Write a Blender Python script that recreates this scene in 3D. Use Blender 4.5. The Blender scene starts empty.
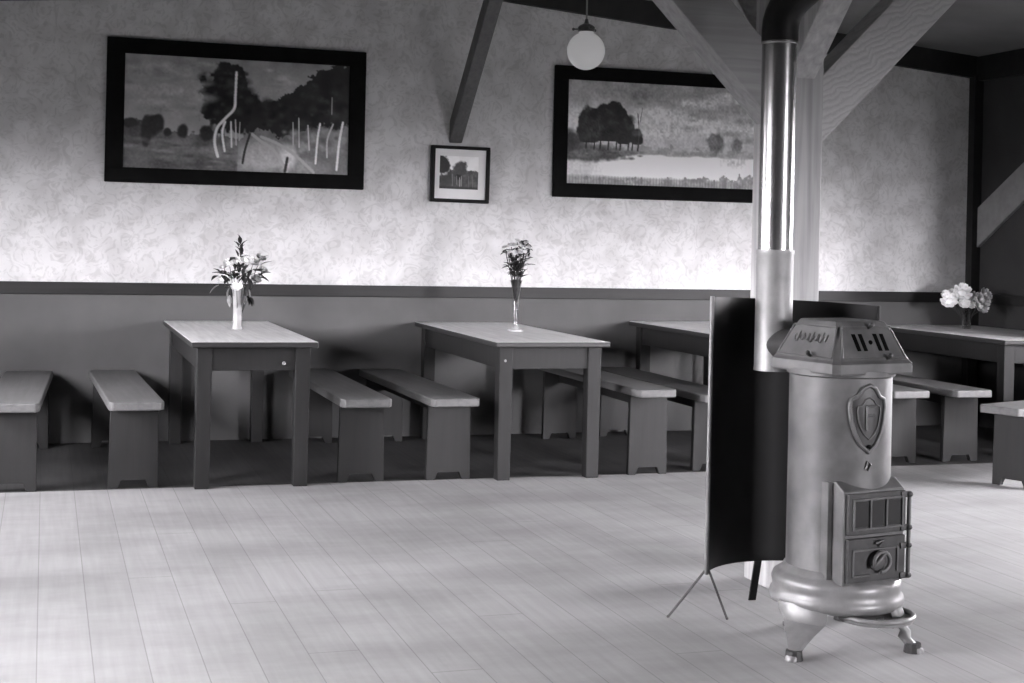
import bpy, bmesh, math, random
import numpy as np
from mathutils import Vector, Matrix
random.seed(7)
C = bpy.context.scene.collection
SC = bpy.context.scene
PI = math.pi

# ------------------------------------------------------------------ camera
FPX, CAM_H, CAM_D = 1454.0, 1.332, 9.531
YAW, ROLL, CY = math.radians(17.79), math.radians(1.27), 240.6
cam_d = bpy.data.cameras.new('camera')
cam = bpy.data.objects.new('camera', cam_d); C.objects.link(cam)
cam_d.sensor_fit = 'HORIZONTAL'; cam_d.sensor_width = 36.0
cam_d.lens = FPX / 1024 * 36.0
cam_d.shift_x = 0.0
cam_d.shift_y = -(341.5 - CY) / 1024
cam_d.clip_start = 0.05; cam_d.clip_end = 200
cam.matrix_world = (Matrix.Translation((0, -CAM_D, CAM_H)) @ Matrix.Rotation(-YAW, 4, 'Z')
                    @ Matrix.Rotation(PI/2, 4, 'X') @ Matrix.Rotation(ROLL, 4, 'Z'))
SC.camera = cam

# ------------------------------------------------------------------ sky and exposure
world = bpy.data.worlds.new('overcast_sky'); SC.world = world
world.use_nodes = True
wn, wl = world.node_tree.nodes, world.node_tree.links
wn.clear()
w_tc = wn.new('ShaderNodeTexCoord'); w_sep = wn.new('ShaderNodeSeparateXYZ')
w_rmp = wn.new('ShaderNodeValToRGB'); w_bg = wn.new('ShaderNodeBackground'); w_out = wn.new('ShaderNodeOutputWorld')
w_map = wn.new('ShaderNodeMapRange')
w_map.inputs[1].default_value = -1; w_map.inputs[2].default_value = 1
wl.new(w_tc.outputs['Generated'], w_sep.inputs[0]); wl.new(w_sep.outputs[2], w_map.inputs[0])
wl.new(w_map.outputs[0], w_rmp.inputs[0])
w_rmp.color_ramp.elements[0].position = 0.47; w_rmp.color_ramp.elements[0].color = (0.02, 0.02, 0.02, 1)
w_rmp.color_ramp.elements[1].position = 0.54; w_rmp.color_ramp.elements[1].color = (1.0, 0.965, 1.015, 1)
w_az = wn.new('ShaderNodeMapRange'); w_az.inputs[1].default_value = -.6; w_az.inputs[2].default_value = .6
w_az.inputs[3].default_value = 82.0; w_az.inputs[4].default_value = 98.0
w_ay = wn.new('ShaderNodeMapRange'); w_ay.inputs[1].default_value = .80; w_ay.inputs[2].default_value = .95
w_ay.inputs[3].default_value = 1.0; w_ay.inputs[4].default_value = 2.6
w_ny = wn.new('ShaderNodeMath'); w_ny.operation = 'MULTIPLY'; w_ny.inputs[1].default_value = -1
w_mu = wn.new('ShaderNodeMath'); w_mu.operation = 'MULTIPLY'
wl.new(w_sep.outputs[1], w_ny.inputs[0]); wl.new(w_ny.outputs[0], w_ay.inputs[0])
wl.new(w_sep.outputs[0], w_az.inputs[0]); wl.new(w_az.outputs[0], w_mu.inputs[0]); wl.new(w_ay.outputs[0], w_mu.inputs[1]); wl.new(w_mu.outputs[0], w_bg.inputs[1])
wl.new(w_rmp.outputs[0], w_bg.inputs[0]); wl.new(w_bg.outputs[0], w_out.inputs[0])
w_bg.inputs[1].default_value = 62.0
SC.view_settings.view_transform = 'Standard'
SC.view_settings.look = 'None'
SC.view_settings.gamma = 1.0
SC.view_settings.use_curve_mapping = False
SC.view_settings.exposure = 0.2

# ------------------------------------------------------------------ room numbers
XL, XR, XM = -1.50, 6.78, 2.66        # left wall, right wall, ridge
YB = -11.0                            # end wall behind the camera
Z_EAVE, Z_RIDGE = 2.81, 3.16          # ceiling height at side walls and at the ridge
def zc(x):
    return Z_RIDGE - (Z_RIDGE - Z_EAVE) * abs(x - XM) / (XR - XM)
# side wall windows: (wall x side, y far, y near, sill, head)
WINS = [('L', -2.9, -1.8, 0.95, 1.95), ('L', -6.1, -4.4, 0.95, 1.95),
        ('R', -4.8, -2.9, 0.95, 1.95), ('E', 5.2, 6.6, 0.85, 2.10)]   # 'E': in the end wall, x from, x to
for s, y0, y1, z0, z1 in WINS:        # portals: they only guide the sky light through the openings
    ld = bpy.data.lights.new('window_daylight', 'AREA')
    ld.shape = 'RECTANGLE'; ld.size = (y1 - y0); ld.size_y = (z1 - z0)
    ld.cycles.is_portal = True
    lo = bpy.data.objects.new('window_daylight', ld); C.objects.link(lo)
    sx = XL - 0.13 if s == 'L' else XR + 0.13
    lo.location = (sx, (y0 + y1)/2, (z0 + z1)/2) if s != 'E' else ((y0 + y1)/2, YB - .13, (z0 + z1)/2)
    d = Vector({'L': (1, 0, 0), 'R': (-1, 0, 0), 'E': (0, 1, 0)}[s])
    lo.rotation_euler = d.to_track_quat('-Z', 'Z').to_euler()

# ------------------------------------------------------------------ materials
def new_mat(name):
    m = bpy.data.materials.new(name); m.use_nodes = True
    nt = m.node_tree; b = nt.nodes['Principled BSDF']
    return m, nt.nodes, nt.links, b
def g(v, tint=(1.0, 1.0, 1.0)):
    return (v*tint[0], v*tint[1], v*tint[2], 1)
def plain(name, v, rough=0.6, metal=0.0, var=0.12, scale=14, spec=0.4, bump=0.0):
    m, N, L, b = new_mat(name)
    tc = N.new('ShaderNodeTexCoord'); no = N.new('ShaderNodeTexNoise'); r = N.new('ShaderNodeValToRGB')
    no.inputs['Scale'].default_value = scale; no.inputs['Detail'].default_value = 5
    L.new(tc.outputs['Object'], no.inputs['Vector']); L.new(no.outputs['Fac'], r.inputs[0])
    r.color_ramp.elements[0].position = .3; r.color_ramp.elements[0].color = g(v*(1-var))
    r.color_ramp.elements[1].position = .7; r.color_ramp.elements[1].color = g(v*(1+var))
    L.new(r.outputs[0], b.inputs['Base Color'])
    b.inputs['Roughness'].default_value = rough; b.inputs['Metallic'].default_value = metal
    b.inputs['Specular IOR Level'].default_value = spec
    if bump:
        bp = N.new('ShaderNodeBump'); bp.inputs['Strength'].default_value = bump; bp.inputs['Distance'].default_value = .004
        L.new(no.outputs['Fac'], bp.inputs['Height']); L.new(bp.outputs[0], b.inputs['Normal'])
    return m
def wood(name, v, axis=1, rough=0.6, var=0.25, scale=22, spec=0.3):
    m, N, L, b = new_mat(name)
    tc = N.new('ShaderNodeTexCoord'); mp = N.new('ShaderNodeMapping')
    sc = [scale]*3; sc[axis] = scale/18
    mp.inputs['Scale'].default_value = sc
    no = N.new('ShaderNodeTexNoise'); no.inputs['Scale'].default_value = 1.6; no.inputs['Detail'].default_value = 6
    no.inputs['Distortion'].default_value = .6
    n2 = N.new('ShaderNodeTexNoise'); n2.inputs['Scale'].default_value = 3.0; n2.inputs['Detail'].default_value = 3
    r = N.new('ShaderNodeValToRGB'); mx = N.new('ShaderNodeMixRGB'); mx.blend_type = 'MULTIPLY'; mx.inputs[0].default_value = 1
    r2 = N.new('ShaderNodeValToRGB')
    L.new(tc.outputs['Object'], mp.inputs[0]); L.new(mp.outputs[0], no.inputs['Vector']); L.new(tc.outputs['Object'], n2.inputs['Vector'])
    L.new(no.outputs['Fac'], r.inputs[0]); L.new(n2.outputs['Fac'], r2.inputs[0])
    r.color_ramp.elements[0].position = .28; r.color_ramp.elements[0].color = g(v*(1-var))
    r.color_ramp.elements[1].position = .68; r.color_ramp.elements[1].color = g(v*(1+var*.6))
    r2.color_ramp.elements[0].position = .3; r2.color_ramp.elements[0].color = g(.86)
    r2.color_ramp.elements[1].position = .7; r2.color_ramp.elements[1].color = g(1.0)
    L.new(r.outputs[0], mx.inputs[1]); L.new(r2.outputs[0], mx.inputs[2]); L.new(mx.outputs[0], b.inputs['Base Color'])
    bp = N.new('ShaderNodeBump'); bp.inputs['Strength'].default_value = .25; bp.inputs['Distance'].default_value = .003
    L.new(no.outputs['Fac'], bp.inputs['Height']); L.new(bp.outputs[0], b.inputs['Normal'])
    b.inputs['Roughness'].default_value = rough; b.inputs['Specular IOR Level'].default_value = spec
    return m
def wall_mat(name, paper=0.64, dado=0.10):
    """wallpaper above the rail (leaf scrolls), flat painted dado below it"""
    m, N, L, b = new_mat(name)
    tc = N.new('ShaderNodeTexCoord'); sp = N.new('ShaderNodeSeparateXYZ'); L.new(tc.outputs['Object'], sp.inputs[0])
    n1 = N.new('ShaderNodeTexNoise'); n1.inputs['Scale'].default_value = 4.5; n1.inputs['Detail'].default_value = 3
    n1.inputs['Distortion'].default_value = 2.2
    vo = N.new('ShaderNodeTexVoronoi'); vo.feature = 'SMOOTH_F1'; vo.inputs['Scale'].default_value = 9
    mixv = N.new('ShaderNodeMixRGB'); mixv.inputs[0].default_value = .16
    L.new(tc.outputs['Object'], n1.inputs['Vector']); L.new(tc.outputs['Object'], mixv.inputs[1]); L.new(n1.outputs['Color'], mixv.inputs[2])
    L.new(mixv.outputs[0], vo.inputs['Vector'])
    wv = N.new('ShaderNodeTexNoise'); wv.inputs['Scale'].default_value = 11; wv.inputs['Detail'].default_value = 2; wv.inputs['Distortion'].default_value = 3.5
    L.new(tc.outputs['Object'], wv.inputs['Vector'])
    ra = N.new('ShaderNodeValToRGB'); ra.color_ramp.elements[0].position = .30; ra.color_ramp.elements[1].position = .62
    ra.color_ramp.elements[0].color = g(1); ra.color_ramp.elements[1].color = g(.84)
    rb = N.new('ShaderNodeValToRGB'); rb.color_ramp.elements[0].position = .50; rb.color_ramp.elements[1].position = .62
    rb.color_ramp.elements[0].color = g(1); rb.color_ramp.elements[1].color = g(.85)
    L.new(vo.outputs['Distance'], ra.inputs[0]); L.new(wv.outputs['Fac'], rb.inputs[0])
    mu = N.new('ShaderNodeMixRGB'); mu.blend_type = 'MULTIPLY'; mu.inputs[0].default_value = 1
    L.new(ra.outputs[0], mu.inputs[1]); L.new(rb.outputs[0], mu.inputs[2])
    mp = N.new('ShaderNodeMixRGB'); mp.blend_type = 'MULTIPLY'; mp.inputs[0].default_value = 1; mp.inputs[2].default_value = g(paper)
    L.new(mu.outputs[0], mp.inputs[1])
    dn = N.new('ShaderNodeTexNoise'); dn.inputs['Scale'].default_value = 3; dn.inputs['Detail'].default_value = 7
    L.new(tc.outputs['Object'], dn.inputs['Vector'])
    dr = N.new('ShaderNodeValToRGB'); dr.color_ramp.elements[0].position = .3; dr.color_ramp.elements[1].position = .7
    dr.color_ramp.elements[0].color = g(dado*.88); dr.color_ramp.elements[1].color = g(dado*1.1)
    L.new(dn.outputs['Fac'], dr.inputs[0])
    gt = N.new('ShaderNodeMath'); gt.operation = 'GREATER_THAN'; gt.inputs[1].default_value = .97
    L.new(sp.outputs[2], gt.inputs[0])
    fm = N.new('ShaderNodeMixRGB'); L.new(gt.outputs[0], fm.inputs[0]); L.new(dr.outputs[0], fm.inputs[1]); L.new(mp.outputs[0], fm.inputs[2])
    L.new(fm.outputs[0], b.inputs['Base Color'])
    b.inputs['Roughness'].default_value = .8; b.inputs['Specular IOR Level'].default_value = .2
    return m
def floor_mat(name='scrubbed_floorboards', lo=.27, hi=.31):
    m, N, L, b = new_mat(name)
    tc = N.new('ShaderNodeTexCoord'); sp = N.new('ShaderNodeSeparateXYZ'); L.new(tc.outputs['Object'], sp.inputs[0])
    def math_(op, a, bv=None):
        n = N.new('ShaderNodeMath'); n.operation = op
        if hasattr(a, 'links'): L.new(a, n.inputs[0])
        else: n.inputs[0].default_value = a
        if bv is not None:
            if hasattr(bv, 'links'): L.new(bv, n.inputs[1])
            else: n.inputs[1].default_value = bv
        return n.outputs[0]
    px = math_('DIVIDE', sp.outputs[0], .165)
    idx = math_('FLOOR', px); fr = math_('FRACT', px)
    wn_ = N.new('ShaderNodeTexWhiteNoise'); wn_.noise_dimensions = '1D'; L.new(idx, wn_.inputs['W'])
    # board ends, staggered
    py = math_('DIVIDE', math_('ADD', sp.outputs[1], math_('MULTIPLY', wn_.outputs['Value'], 9.0)), 4.2)
    fy = math_('FRACT', py)
    seam = math_('MAXIMUM', math_('LESS_THAN', fr, .022), math_('LESS_THAN', fy, .0012))
    mp = N.new('ShaderNodeMapping'); mp.inputs['Scale'].default_value = (26, 1.3, 1); L.new(tc.outputs['Object'], mp.inputs[0])
    gr = N.new('ShaderNodeTexNoise'); gr.inputs['Scale'].default_value = 1.5; gr.inputs['Detail'].default_value = 6; L.new(mp.outputs[0], gr.inputs['Vector'])
    we = N.new('ShaderNodeTexNoise'); we.inputs['Scale'].default_value = 1.3; we.inputs['Detail'].default_value = 6; we.inputs['Roughness'].default_value = .6
    mp2 = N.new('ShaderNodeMapping'); mp2.inputs['Scale'].default_value = (.7, 1.5, 1); L.new(tc.outputs['Object'], mp2.inputs[0]); L.new(mp2.outputs[0], we.inputs['Vector'])
    r1 = N.new('ShaderNodeValToRGB'); r1.color_ramp.elements[0].position = .3; r1.color_ramp.elements[1].position = .7
    r1.color_ramp.elements[0].color = g(lo); r1.color_ramp.elements[1].color = g(hi)
    L.new(gr.outputs['Fac'], r1.inputs[0])
    r2 = N.new('ShaderNodeValToRGB'); r2.color_ramp.elements[0].position = .35; r2.color_ramp.elements[1].position = .58
    r2.color_ramp.elements[0].color = g(.74); r2.color_ramp.elements[1].color = g(1.0)
    L.new(we.outputs['Fac'], r2.inputs[0])
    m1 = N.new('ShaderNodeMixRGB'); m1.blend_type = 'MULTIPLY'; m1.inputs[0].default_value = 1
    L.new(r1.outputs[0], m1.inputs[1]); L.new(r2.outputs[0], m1.inputs[2])
    pv = N.new('ShaderNodeMapRange'); pv.inputs[3].default_value = .95; pv.inputs[4].default_value = 1.03; L.new(wn_.outputs['Value'], pv.inputs[0])
    m2 = N.new('ShaderNodeMixRGB'); m2.blend_type = 'MULTIPLY'; m2.inputs[0].default_value = 1
    L.new(m1.outputs[0], m2.inputs[1]); L.new(pv.outputs[0], m2.inputs[2])
    m3 = N.new('ShaderNodeMixRGB'); m3.inputs[2].default_value = g(lo*.3)
    L.new(math_('MULTIPLY', seam, .5), m3.inputs[0]); L.new(m2.outputs[0], m3.inputs[1])
    L.new(m3.outputs[0], b.inputs['Base Color'])
    b.inputs['Roughness'].default_value = .62; b.inputs['Specular IOR Level'].default_value = .3
    bp = N.new('ShaderNodeBump'); bp.inputs['Strength'].default_value = .12; bp.inputs['Distance'].default_value = .003
    L.new(math_('SUBTRACT', gr.outputs['Fac'], math_('MULTIPLY', seam, 1.5)), bp.inputs['Height']); L.new(bp.outputs[0], b.inputs['Normal'])
    return m
def glass_mat(name, alpha=.75, tint=.9, rough=.05):
    m = bpy.data.materials.new(name); m.use_nodes = True
    N, L = m.node_tree.nodes, m.node_tree.links; N.clear()
    t = N.new('ShaderNodeBsdfTransparent'); t.inputs[0].default_value = g(tint)
    gl = N.new('ShaderNodeBsdfGlossy'); gl.inputs['Roughness'].default_value = rough
    lw = N.new('ShaderNodeLayerWeight'); lw.inputs[0].default_value = 1-alpha
    mx = N.new('ShaderNodeMixShader'); o = N.new('ShaderNodeOutputMaterial')
    L.new(lw.outputs['Facing'], mx.inputs[0]); L.new(t.outputs[0], mx.inputs[1]); L.new(gl.outputs[0], mx.inputs[2]); L.new(mx.outputs[0], o.inputs[0])
    return m
def paint_mat(name, rough=.45):
    m, N, L, b = new_mat(name)
    a = N.new('ShaderNodeAttribute'); a.attribute_name = 'paint'
    L.new(a.outputs['Color'], b.inputs['Base Color']); b.inputs['Roughness'].default_value = rough
    b.inputs['Specular IOR Level'].default_value = .25
    return m

def adzed_mat():
    m, N, L, b = new_mat('adzed_timber')
    tc = N.new('ShaderNodeTexCoord'); mp = N.new('ShaderNodeMapping'); mp.inputs['Rotation'].default_value = (0, math.radians(-62), 0)
    wv = N.new('ShaderNodeTexWave'); wv.inputs['Scale'].default_value = 13; wv.inputs['Distortion'].default_value = 11; wv.inputs['Detail'].default_value = 4; wv.inputs['Detail Scale'].default_value = .8
    L.new(tc.outputs['Object'], mp.inputs[0]); L.new(mp.outputs[0], wv.inputs['Vector'])
    r = N.new('ShaderNodeValToRGB'); r.color_ramp.elements[0].color = g(.40); r.color_ramp.elements[1].color = g(.48); r.color_ramp.elements[1].position = .5
    L.new(wv.outputs['Fac'], r.inputs[0]); L.new(r.outputs[0], b.inputs['Base Color'])
    bp = N.new('ShaderNodeBump'); bp.inputs['Strength'].default_value = .2; bp.inputs['Distance'].default_value = .006
    L.new(wv.outputs['Fac'], bp.inputs['Height']); L.new(bp.outputs[0], b.inputs['Normal']); b.inputs['Roughness'].default_value = .8
    return m
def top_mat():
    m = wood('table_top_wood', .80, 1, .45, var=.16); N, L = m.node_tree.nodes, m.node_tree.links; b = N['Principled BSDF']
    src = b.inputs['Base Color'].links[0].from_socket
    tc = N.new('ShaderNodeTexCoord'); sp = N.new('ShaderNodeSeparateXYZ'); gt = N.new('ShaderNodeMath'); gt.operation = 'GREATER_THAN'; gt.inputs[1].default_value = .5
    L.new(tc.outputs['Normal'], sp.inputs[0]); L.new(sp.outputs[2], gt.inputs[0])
    mx = N.new('ShaderNodeMixRGB'); mx.inputs[1].default_value = g(.03); L.new(gt.outputs[0], mx.inputs[0]); L.new(src, mx.inputs[2]); L.new(mx.outputs[0], b.inputs['Base Color'])  # shade put into the colour: edge faces dark, upper face pale
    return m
def opal_mat():
    m, N, L, b = new_mat('opal_glass'); b.inputs['Base Color'].default_value = g(.85); b.inputs['Roughness'].default_value = .12; b.inputs['Emission Color'].default_value = g(1); b.inputs['Emission Strength'].default_value = .22  # faint glow added to lift the globe's brightness
    t = N.new('ShaderNodeBsdfTranslucent'); t.inputs[0].default_value = g(.95); mx = N.new('ShaderNodeMixShader'); mx.inputs[0].default_value = .7
    L.new(b.outputs[0], mx.inputs[1]); L.new(t.outputs[0], mx.inputs[2]); L.new(mx.outputs[0], N['Material Output'].inputs[0])
    return m
M = dict(
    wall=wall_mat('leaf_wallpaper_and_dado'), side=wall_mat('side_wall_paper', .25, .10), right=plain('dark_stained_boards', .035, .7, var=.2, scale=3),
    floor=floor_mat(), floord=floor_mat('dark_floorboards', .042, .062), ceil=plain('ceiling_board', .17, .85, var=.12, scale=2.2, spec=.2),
    trim=plain('black_brown_paint', .012, .6, var=.3), rail=wood('dark_rail_wood', .016, 0, .5),
    timber=wood('grey_timber', .40, 2, .7), timberx=wood('grey_timber_cross', .34, 0, .7, var=.18),
    timberd=wood('dark_timber', .12, 2, .7), adzed=adzed_mat(), timbery=wood('grey_timber_long', .16, 1, .7),
    top=top_mat(), tbl=wood('table_wood', .017, 2, .6, var=.15), bseat=wood('bench_seat_wood', .13, 1, .5, var=.18),
    bench=wood('bench_wood', .018, 2, .6, var=.15),
    frame=plain('black_picture_frame', .005, .75, var=.3, spec=.08), thinframe=plain('dark_thin_frame', .008, .6, spec=.15), mat_=plain('white_mount', .80, .8, var=.03), paint=paint_mat('painted_canvas'),
    print_=paint_mat('mounted_print', .5), cast=plain('blackened_cast_iron', .066, .50, .12, var=.38, scale=11, spec=.5, bump=.2), castdark=plain('dark_cast_iron', .03, .5, .1, var=.3, scale=30, bump=.2),
    soot=plain('soot_black', .002, .9, var=.4, spec=.05), base=plain('polished_cast_iron', .17, .40, .2, var=.18, scale=18, bump=.12),
    sheet=plain('black_sheet_iron', .004, .6, .0, var=.4, scale=8, spec=.22), rim=plain('grey_sheet_edge', .16, .5, .3), wire=plain('iron_wire', .10, .5, .5),
    pipe=plain('bright_stove_pipe', .34, .27, .9, var=.12, scale=9), pipelow=plain('dull_stove_pipe', .26, .5, .4, var=.2, scale=12), pipetop=plain('shaded_sooty_pipe', .012, .5, .4, var=.4),
    opal=opal_mat(), brass=plain('dull_metal_gallery', .12, .35, .8), cord=plain('lamp_cord', .22, .6),
    mica=plain('mica_window', .015, .2, 0, spec=.6), glass=glass_mat('clear_glass', .62, .86), pane=glass_mat('window_pane', .9, .97, .0), milk=plain('pale_vase_glass', .36, .2, 0, var=.06, spec=.6),
    petal=plain('white_petals', .85, .7, var=.05, scale=40), petalg=plain('pale_grey_petals', .5, .7, var=.12, scale=40), leaf=plain('dark_leaves', .022, .5, var=.4, scale=40), leafl=plain('pale_leaves', .22, .5, var=.3, scale=40), stem=plain('flower_stems', .03, .6, var=.3),
    white=plain('white_window_paint', .6, .5), knob=plain('pale_knob', .3, .3),
)

# ------------------------------------------------------------------ mesh helpers
class MB:
    def __init__(self): self.bm = bmesh.new()
    def box(self, x0, x1, y0, y1, z0, z1, bev=0.0, mat=None, seg=2):
        r = bmesh.ops.create_cube(self.bm, size=1.0)
        vs = r['verts']
        for v in vs:
            v.co = Vector((x0 + (v.co.x+.5)*(x1-x0), y0 + (v.co.y+.5)*(y1-y0), z0 + (v.co.z+.5)*(z1-z0)))
        if bev:
            es = list({e for v in vs for e in v.link_edges})
            rb = bmesh.ops.bevel(self.bm, geom=es, offset=bev, segments=seg, affect='EDGES', profile=.5)
            vs = list({v for f in rb['faces'] for v in f.verts} | {v for v in vs if v.is_valid})
        if mat is not None:
            for v in vs: v.co = mat @ v.co
        return vs
    def prism(self, pts, axis, a0, a1, bev=0.0, mat=None):
        """polygon pts in the two other axes, extruded along axis"""
        def mk(p, a):
            c = [p[0], p[1]]; c.insert(axis, a); return Vector(c)
        A = [self.bm.verts.new(mk(p, a0)) for p in pts]; B = [self.bm.verts.new(mk(p, a1)) for p in pts]
        n = len(pts); fs = [self.bm.faces.new(A[::-1]), self.bm.faces.new(B)]
        for i in range(n): fs.append(self.bm.faces.new((A[i], A[(i+1) % n], B[(i+1) % n], B[i])))
        vs = A + B
        if bev:
            es = list({e for f in fs for e in f.edges})
            rb = bmesh.ops.bevel(self.bm, geom=es, offset=bev, segments=2, affect='EDGES', profile=.5)
            vs = list({v for f in rb['faces'] for v in f.verts} | {v for v in vs if v.is_valid})
        if mat is not None:
            for v in vs: v.co = mat @ v.co
        return vs
    def tube(self, path, rad, n=14, cap=True, closed=False):
        P = [Vector(p) for p in path]; R = rad if hasattr(rad, '__len__') else [rad]*len(P)
        T = []
        for i in range(len(P)):
            if closed: t = P[(i+1) % len(P)] - P[i-1]
            else: t = P[min(i+1, len(P)-1)] - P[max(i-1, 0)]
            T.append(t.normalized())
        up = Vector((0, 0, 1)) if abs(T[0].z) < .9 else Vector((1, 0, 0))
        u = T[0].cross(up).normalized(); rings = []
        for i, p in enumerate(P):
            u = (u - T[i]*u.dot(T[i])).normalized(); w = T[i].cross(u)
            rings.append([self.bm.verts.new(p + (u*math.cos(2*PI*k/n) + w*math.sin(2*PI*k/n))*R[i]) for k in range(n)])
        m = len(P)
        for i in range(m if closed else m-1):
            a, b = rings[i], rings[(i+1) % m]
            for k in range(n): self.bm.faces.new((a[k], a[(k+1) % n], b[(k+1) % n], b[k]))
        if cap and not closed: self.bm.faces.new(rings[0][::-1]); self.bm.faces.new(rings[-1])
        return [v for r in rings for v in r]
    def lathe(self, prof, n=40, mat=None, cap=True):
        rings = []
        for r, z in prof:
            rings.append([self.bm.verts.new((r*math.cos(2*PI*k/n), r*math.sin(2*PI*k/n), z)) for k in range(n)])
        for a, b in zip(rings, rings[1:]):
            for k in range(n): self.bm.faces.new((a[k], a[(k+1) % n], b[(k+1) % n], b[k]))
        if cap: self.bm.faces.new(rings[0][::-1]); self.bm.faces.new(rings[-1])
        vs = [v for r in rings for v in r]
        if mat is not None:
            for v in vs: v.co = mat @ v.co
        return vs
    def ball(self, c, r, sq=(1, 1, 1), jit=0.0, sub=2, mat=None):
        rr = bmesh.ops.create_icosphere(self.bm, subdivisions=sub, radius=1.0)
        for v in rr['verts']:
            k = 1 + random.uniform(-jit, jit)
            v.co = Vector((v.co.x*r*sq[0]*k, v.co.y*r*sq[1]*k, v.co.z*r*sq[2]*k))
            if mat is not None: v.co = mat @ v.co
            v.co += Vector(c)
        return rr['verts']
    def leaf(self, base, d, length, width, bend=.3):
        """a folded, curved leaf blade with real thickness along its midrib"""
        base, d = Vector(base), Vector(d).normalized()
        side = d.cross(Vector((0, 0, 1)));
        if side.length < .1: side = Vector((1, 0, 0))
        side.normalize(); nrm = side.cross(d).normalized()
        prev = None; N_ = 5
        for i in range(N_+1):
            t = i/N_; w = width*math.sin(PI*min(.97, max(.06, t**.8)))*.5
            c = base + d*length*t - nrm*bend*length*t*t
            row = [self.bm.verts.new(c - side*w + nrm*w*.35), self.bm.verts.new(c), self.bm.verts.new(c + side*w + nrm*w*.35),
                   self.bm.verts.new(c - nrm*.0015)]
            if prev:
                for a, b in ((0, 1), (1, 2), (2, 3), (3, 0)):
                    self.bm.faces.new((prev[a], prev[b], row[b], row[a]))
            prev = row
    def petals(self, c, r, up=(0, 0, 1), n=9, layers=3):
        """a full bloom of cupped petals around a centre"""
        q = Vector(up).normalized().to_track_quat('Z', 'Y').to_matrix().to_4x4()
        Mx = Matrix.Translation(Vector(c)) @ q
        for l in range(layers):
            op = .35 + .35*l; rl = r*(.55 + .45*(l+1)/layers)
            for k in range(n - 2*(layers-1-l)):
                a = 2*PI*k/(n-2*(layers-1-l)) + l*.5 + random.uniform(-.15, .15)
                prev = None
                for i in range(5):
                    t = i/4; rad = rl*math.sin(op*t*1.4)*1.05; z = rl*(1-math.cos(op*t*1.2))*.5 + rl*t*.55*(1.25-op)
                    w = rl*.75*math.sin(PI*(.15+.7*t))*.62
                    row = []
                    for j in (-1, 0, 1):
                        aa = a + j*w/max(rad+.3*rl, .2*rl)
                        row.append(self.bm.verts.new(Mx @ Vector((rad*math.cos(aa), rad*math.sin(aa), z + (.10*rl if j else 0)))))
                    if prev:
                        for j in range(2): self.bm.faces.new((prev[j], prev[j+1], row[j+1], row[j]))
                    prev = row
        self.ball(Mx @ Vector((0, 0, r*.22)), r*.42, (1, 1, .9), .08, 2)
    def build(self, name, mat, parent=None, smooth=False, angle=None, loc=None, rotz=0.0):
        bmesh.ops.recalc_face_normals(self.bm, faces=self.bm.faces[:])
        me = bpy.data.meshes.new(name); self.bm.to_mesh(me); self.bm.free()
        if smooth:
            for p in me.polygons: p.use_smooth = True
            me.set_sharp_from_angle(angle=math.radians(angle if angle else 40))
        me.materials.append(mat)
        o = bpy.data.objects.new(name, me); C.objects.link(o)
        if parent: o.parent = parent
        if loc is not None: o.location = loc
        o.rotation_euler.z = rotz
        return o
def thing(name, label, cat, loc=(0, 0, 0), rotz=0.0, group=None):
    o = bpy.data.objects.new(name, None); C.objects.link(o)
    o.empty_display_size = .1; o.location = loc; o.rotation_euler = (0, 0, rotz)
    o['label'] = label; o['category'] = cat
    if group: o['group'] = group
    return o
def struct(o, label=None, cat=None):
    o['kind'] = 'structure'
    if label: o['label'] = label
    if cat: o['category'] = cat
    return o
def dup(root, loc, rotz, label, group=None):
    r = root.copy(); C.objects.link(r); r.location = loc; r.rotation_euler = (0, 0, rotz); r['label'] = label
    if group: r['group'] = group
    for ch in list(root.children):
        c = ch.copy(); C.objects.link(c); c.parent = r
        for gch in ch.children:
            d = gch.copy(); C.objects.link(d); d.parent = c
    return r

# ------------------------------------------------------------------ room shell
b = MB(); b.box(XL-.2, XR+.2, YB-.2, -1.752, -.12, 0.0)
struct(b.build('floor', M['floor']), 'pale scrubbed wooden floorboards of the whole room', 'floor')
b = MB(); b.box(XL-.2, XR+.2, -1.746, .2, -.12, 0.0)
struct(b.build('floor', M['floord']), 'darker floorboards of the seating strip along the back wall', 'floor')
b = MB(); b.prism([(XL-.16, 0), (XR+.16, 0), (XR+.16, Z_EAVE+.25), (XM, Z_RIDGE+.3), (XL-.16, Z_EAVE+.25)], 1, 0.0, .16)
struct(b.build('wall_back', M['wall']), 'back wall with leaf wallpaper over a painted grey dado', 'wall')
b = MB(); e0, e1, e2, e3 = [w for w in WINS if w[0] == 'E'][0][1:]
b.box(XL-.16, e0, YB-.16, YB, 0, e3); b.box(e1, XR+.16, YB-.16, YB, 0, e3); b.box(e0, e1, YB-.16, YB, 0, e2)
b.prism([(XL-.16, e3), (XR+.16, e3), (XR+.16, Z_EAVE+.25), (XM, Z_RIDGE+.3), (XL-.16, Z_EAVE+.25)], 1, YB-.16, YB)
struct(b.build('wall_front', M['side']), 'plain end wall behind the viewer', 'wall')
def side_wall(name, s, mat, label):
    x0, x1 = (XL-.16, XL) if s == 'L' else (XR, XR+.16)
    b = MB(); ws = sorted([w for w in WINS if w[0] == s], key=lambda w: w[1]); y = YB
    for _, y0, y1, z0, z1 in ws:
        b.box(x0, x1, y, y0, 0, Z_EAVE+.2)
        b.box(x0, x1, y0, y1, 0, z0); b.box(x0, x1, y0, y1, z1, Z_EAVE+.2); y = y1
    b.box(x0, x1, y, 0, 0, Z_EAVE+.2)
    struct(b.build(name, mat), label, 'wall')
side_wall('wall_left', 'L', M['side'], 'left side wall with windows')
side_wall('wall_right', 'R', M['right'], 'dark right side wall with windows')
b = MB()
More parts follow.
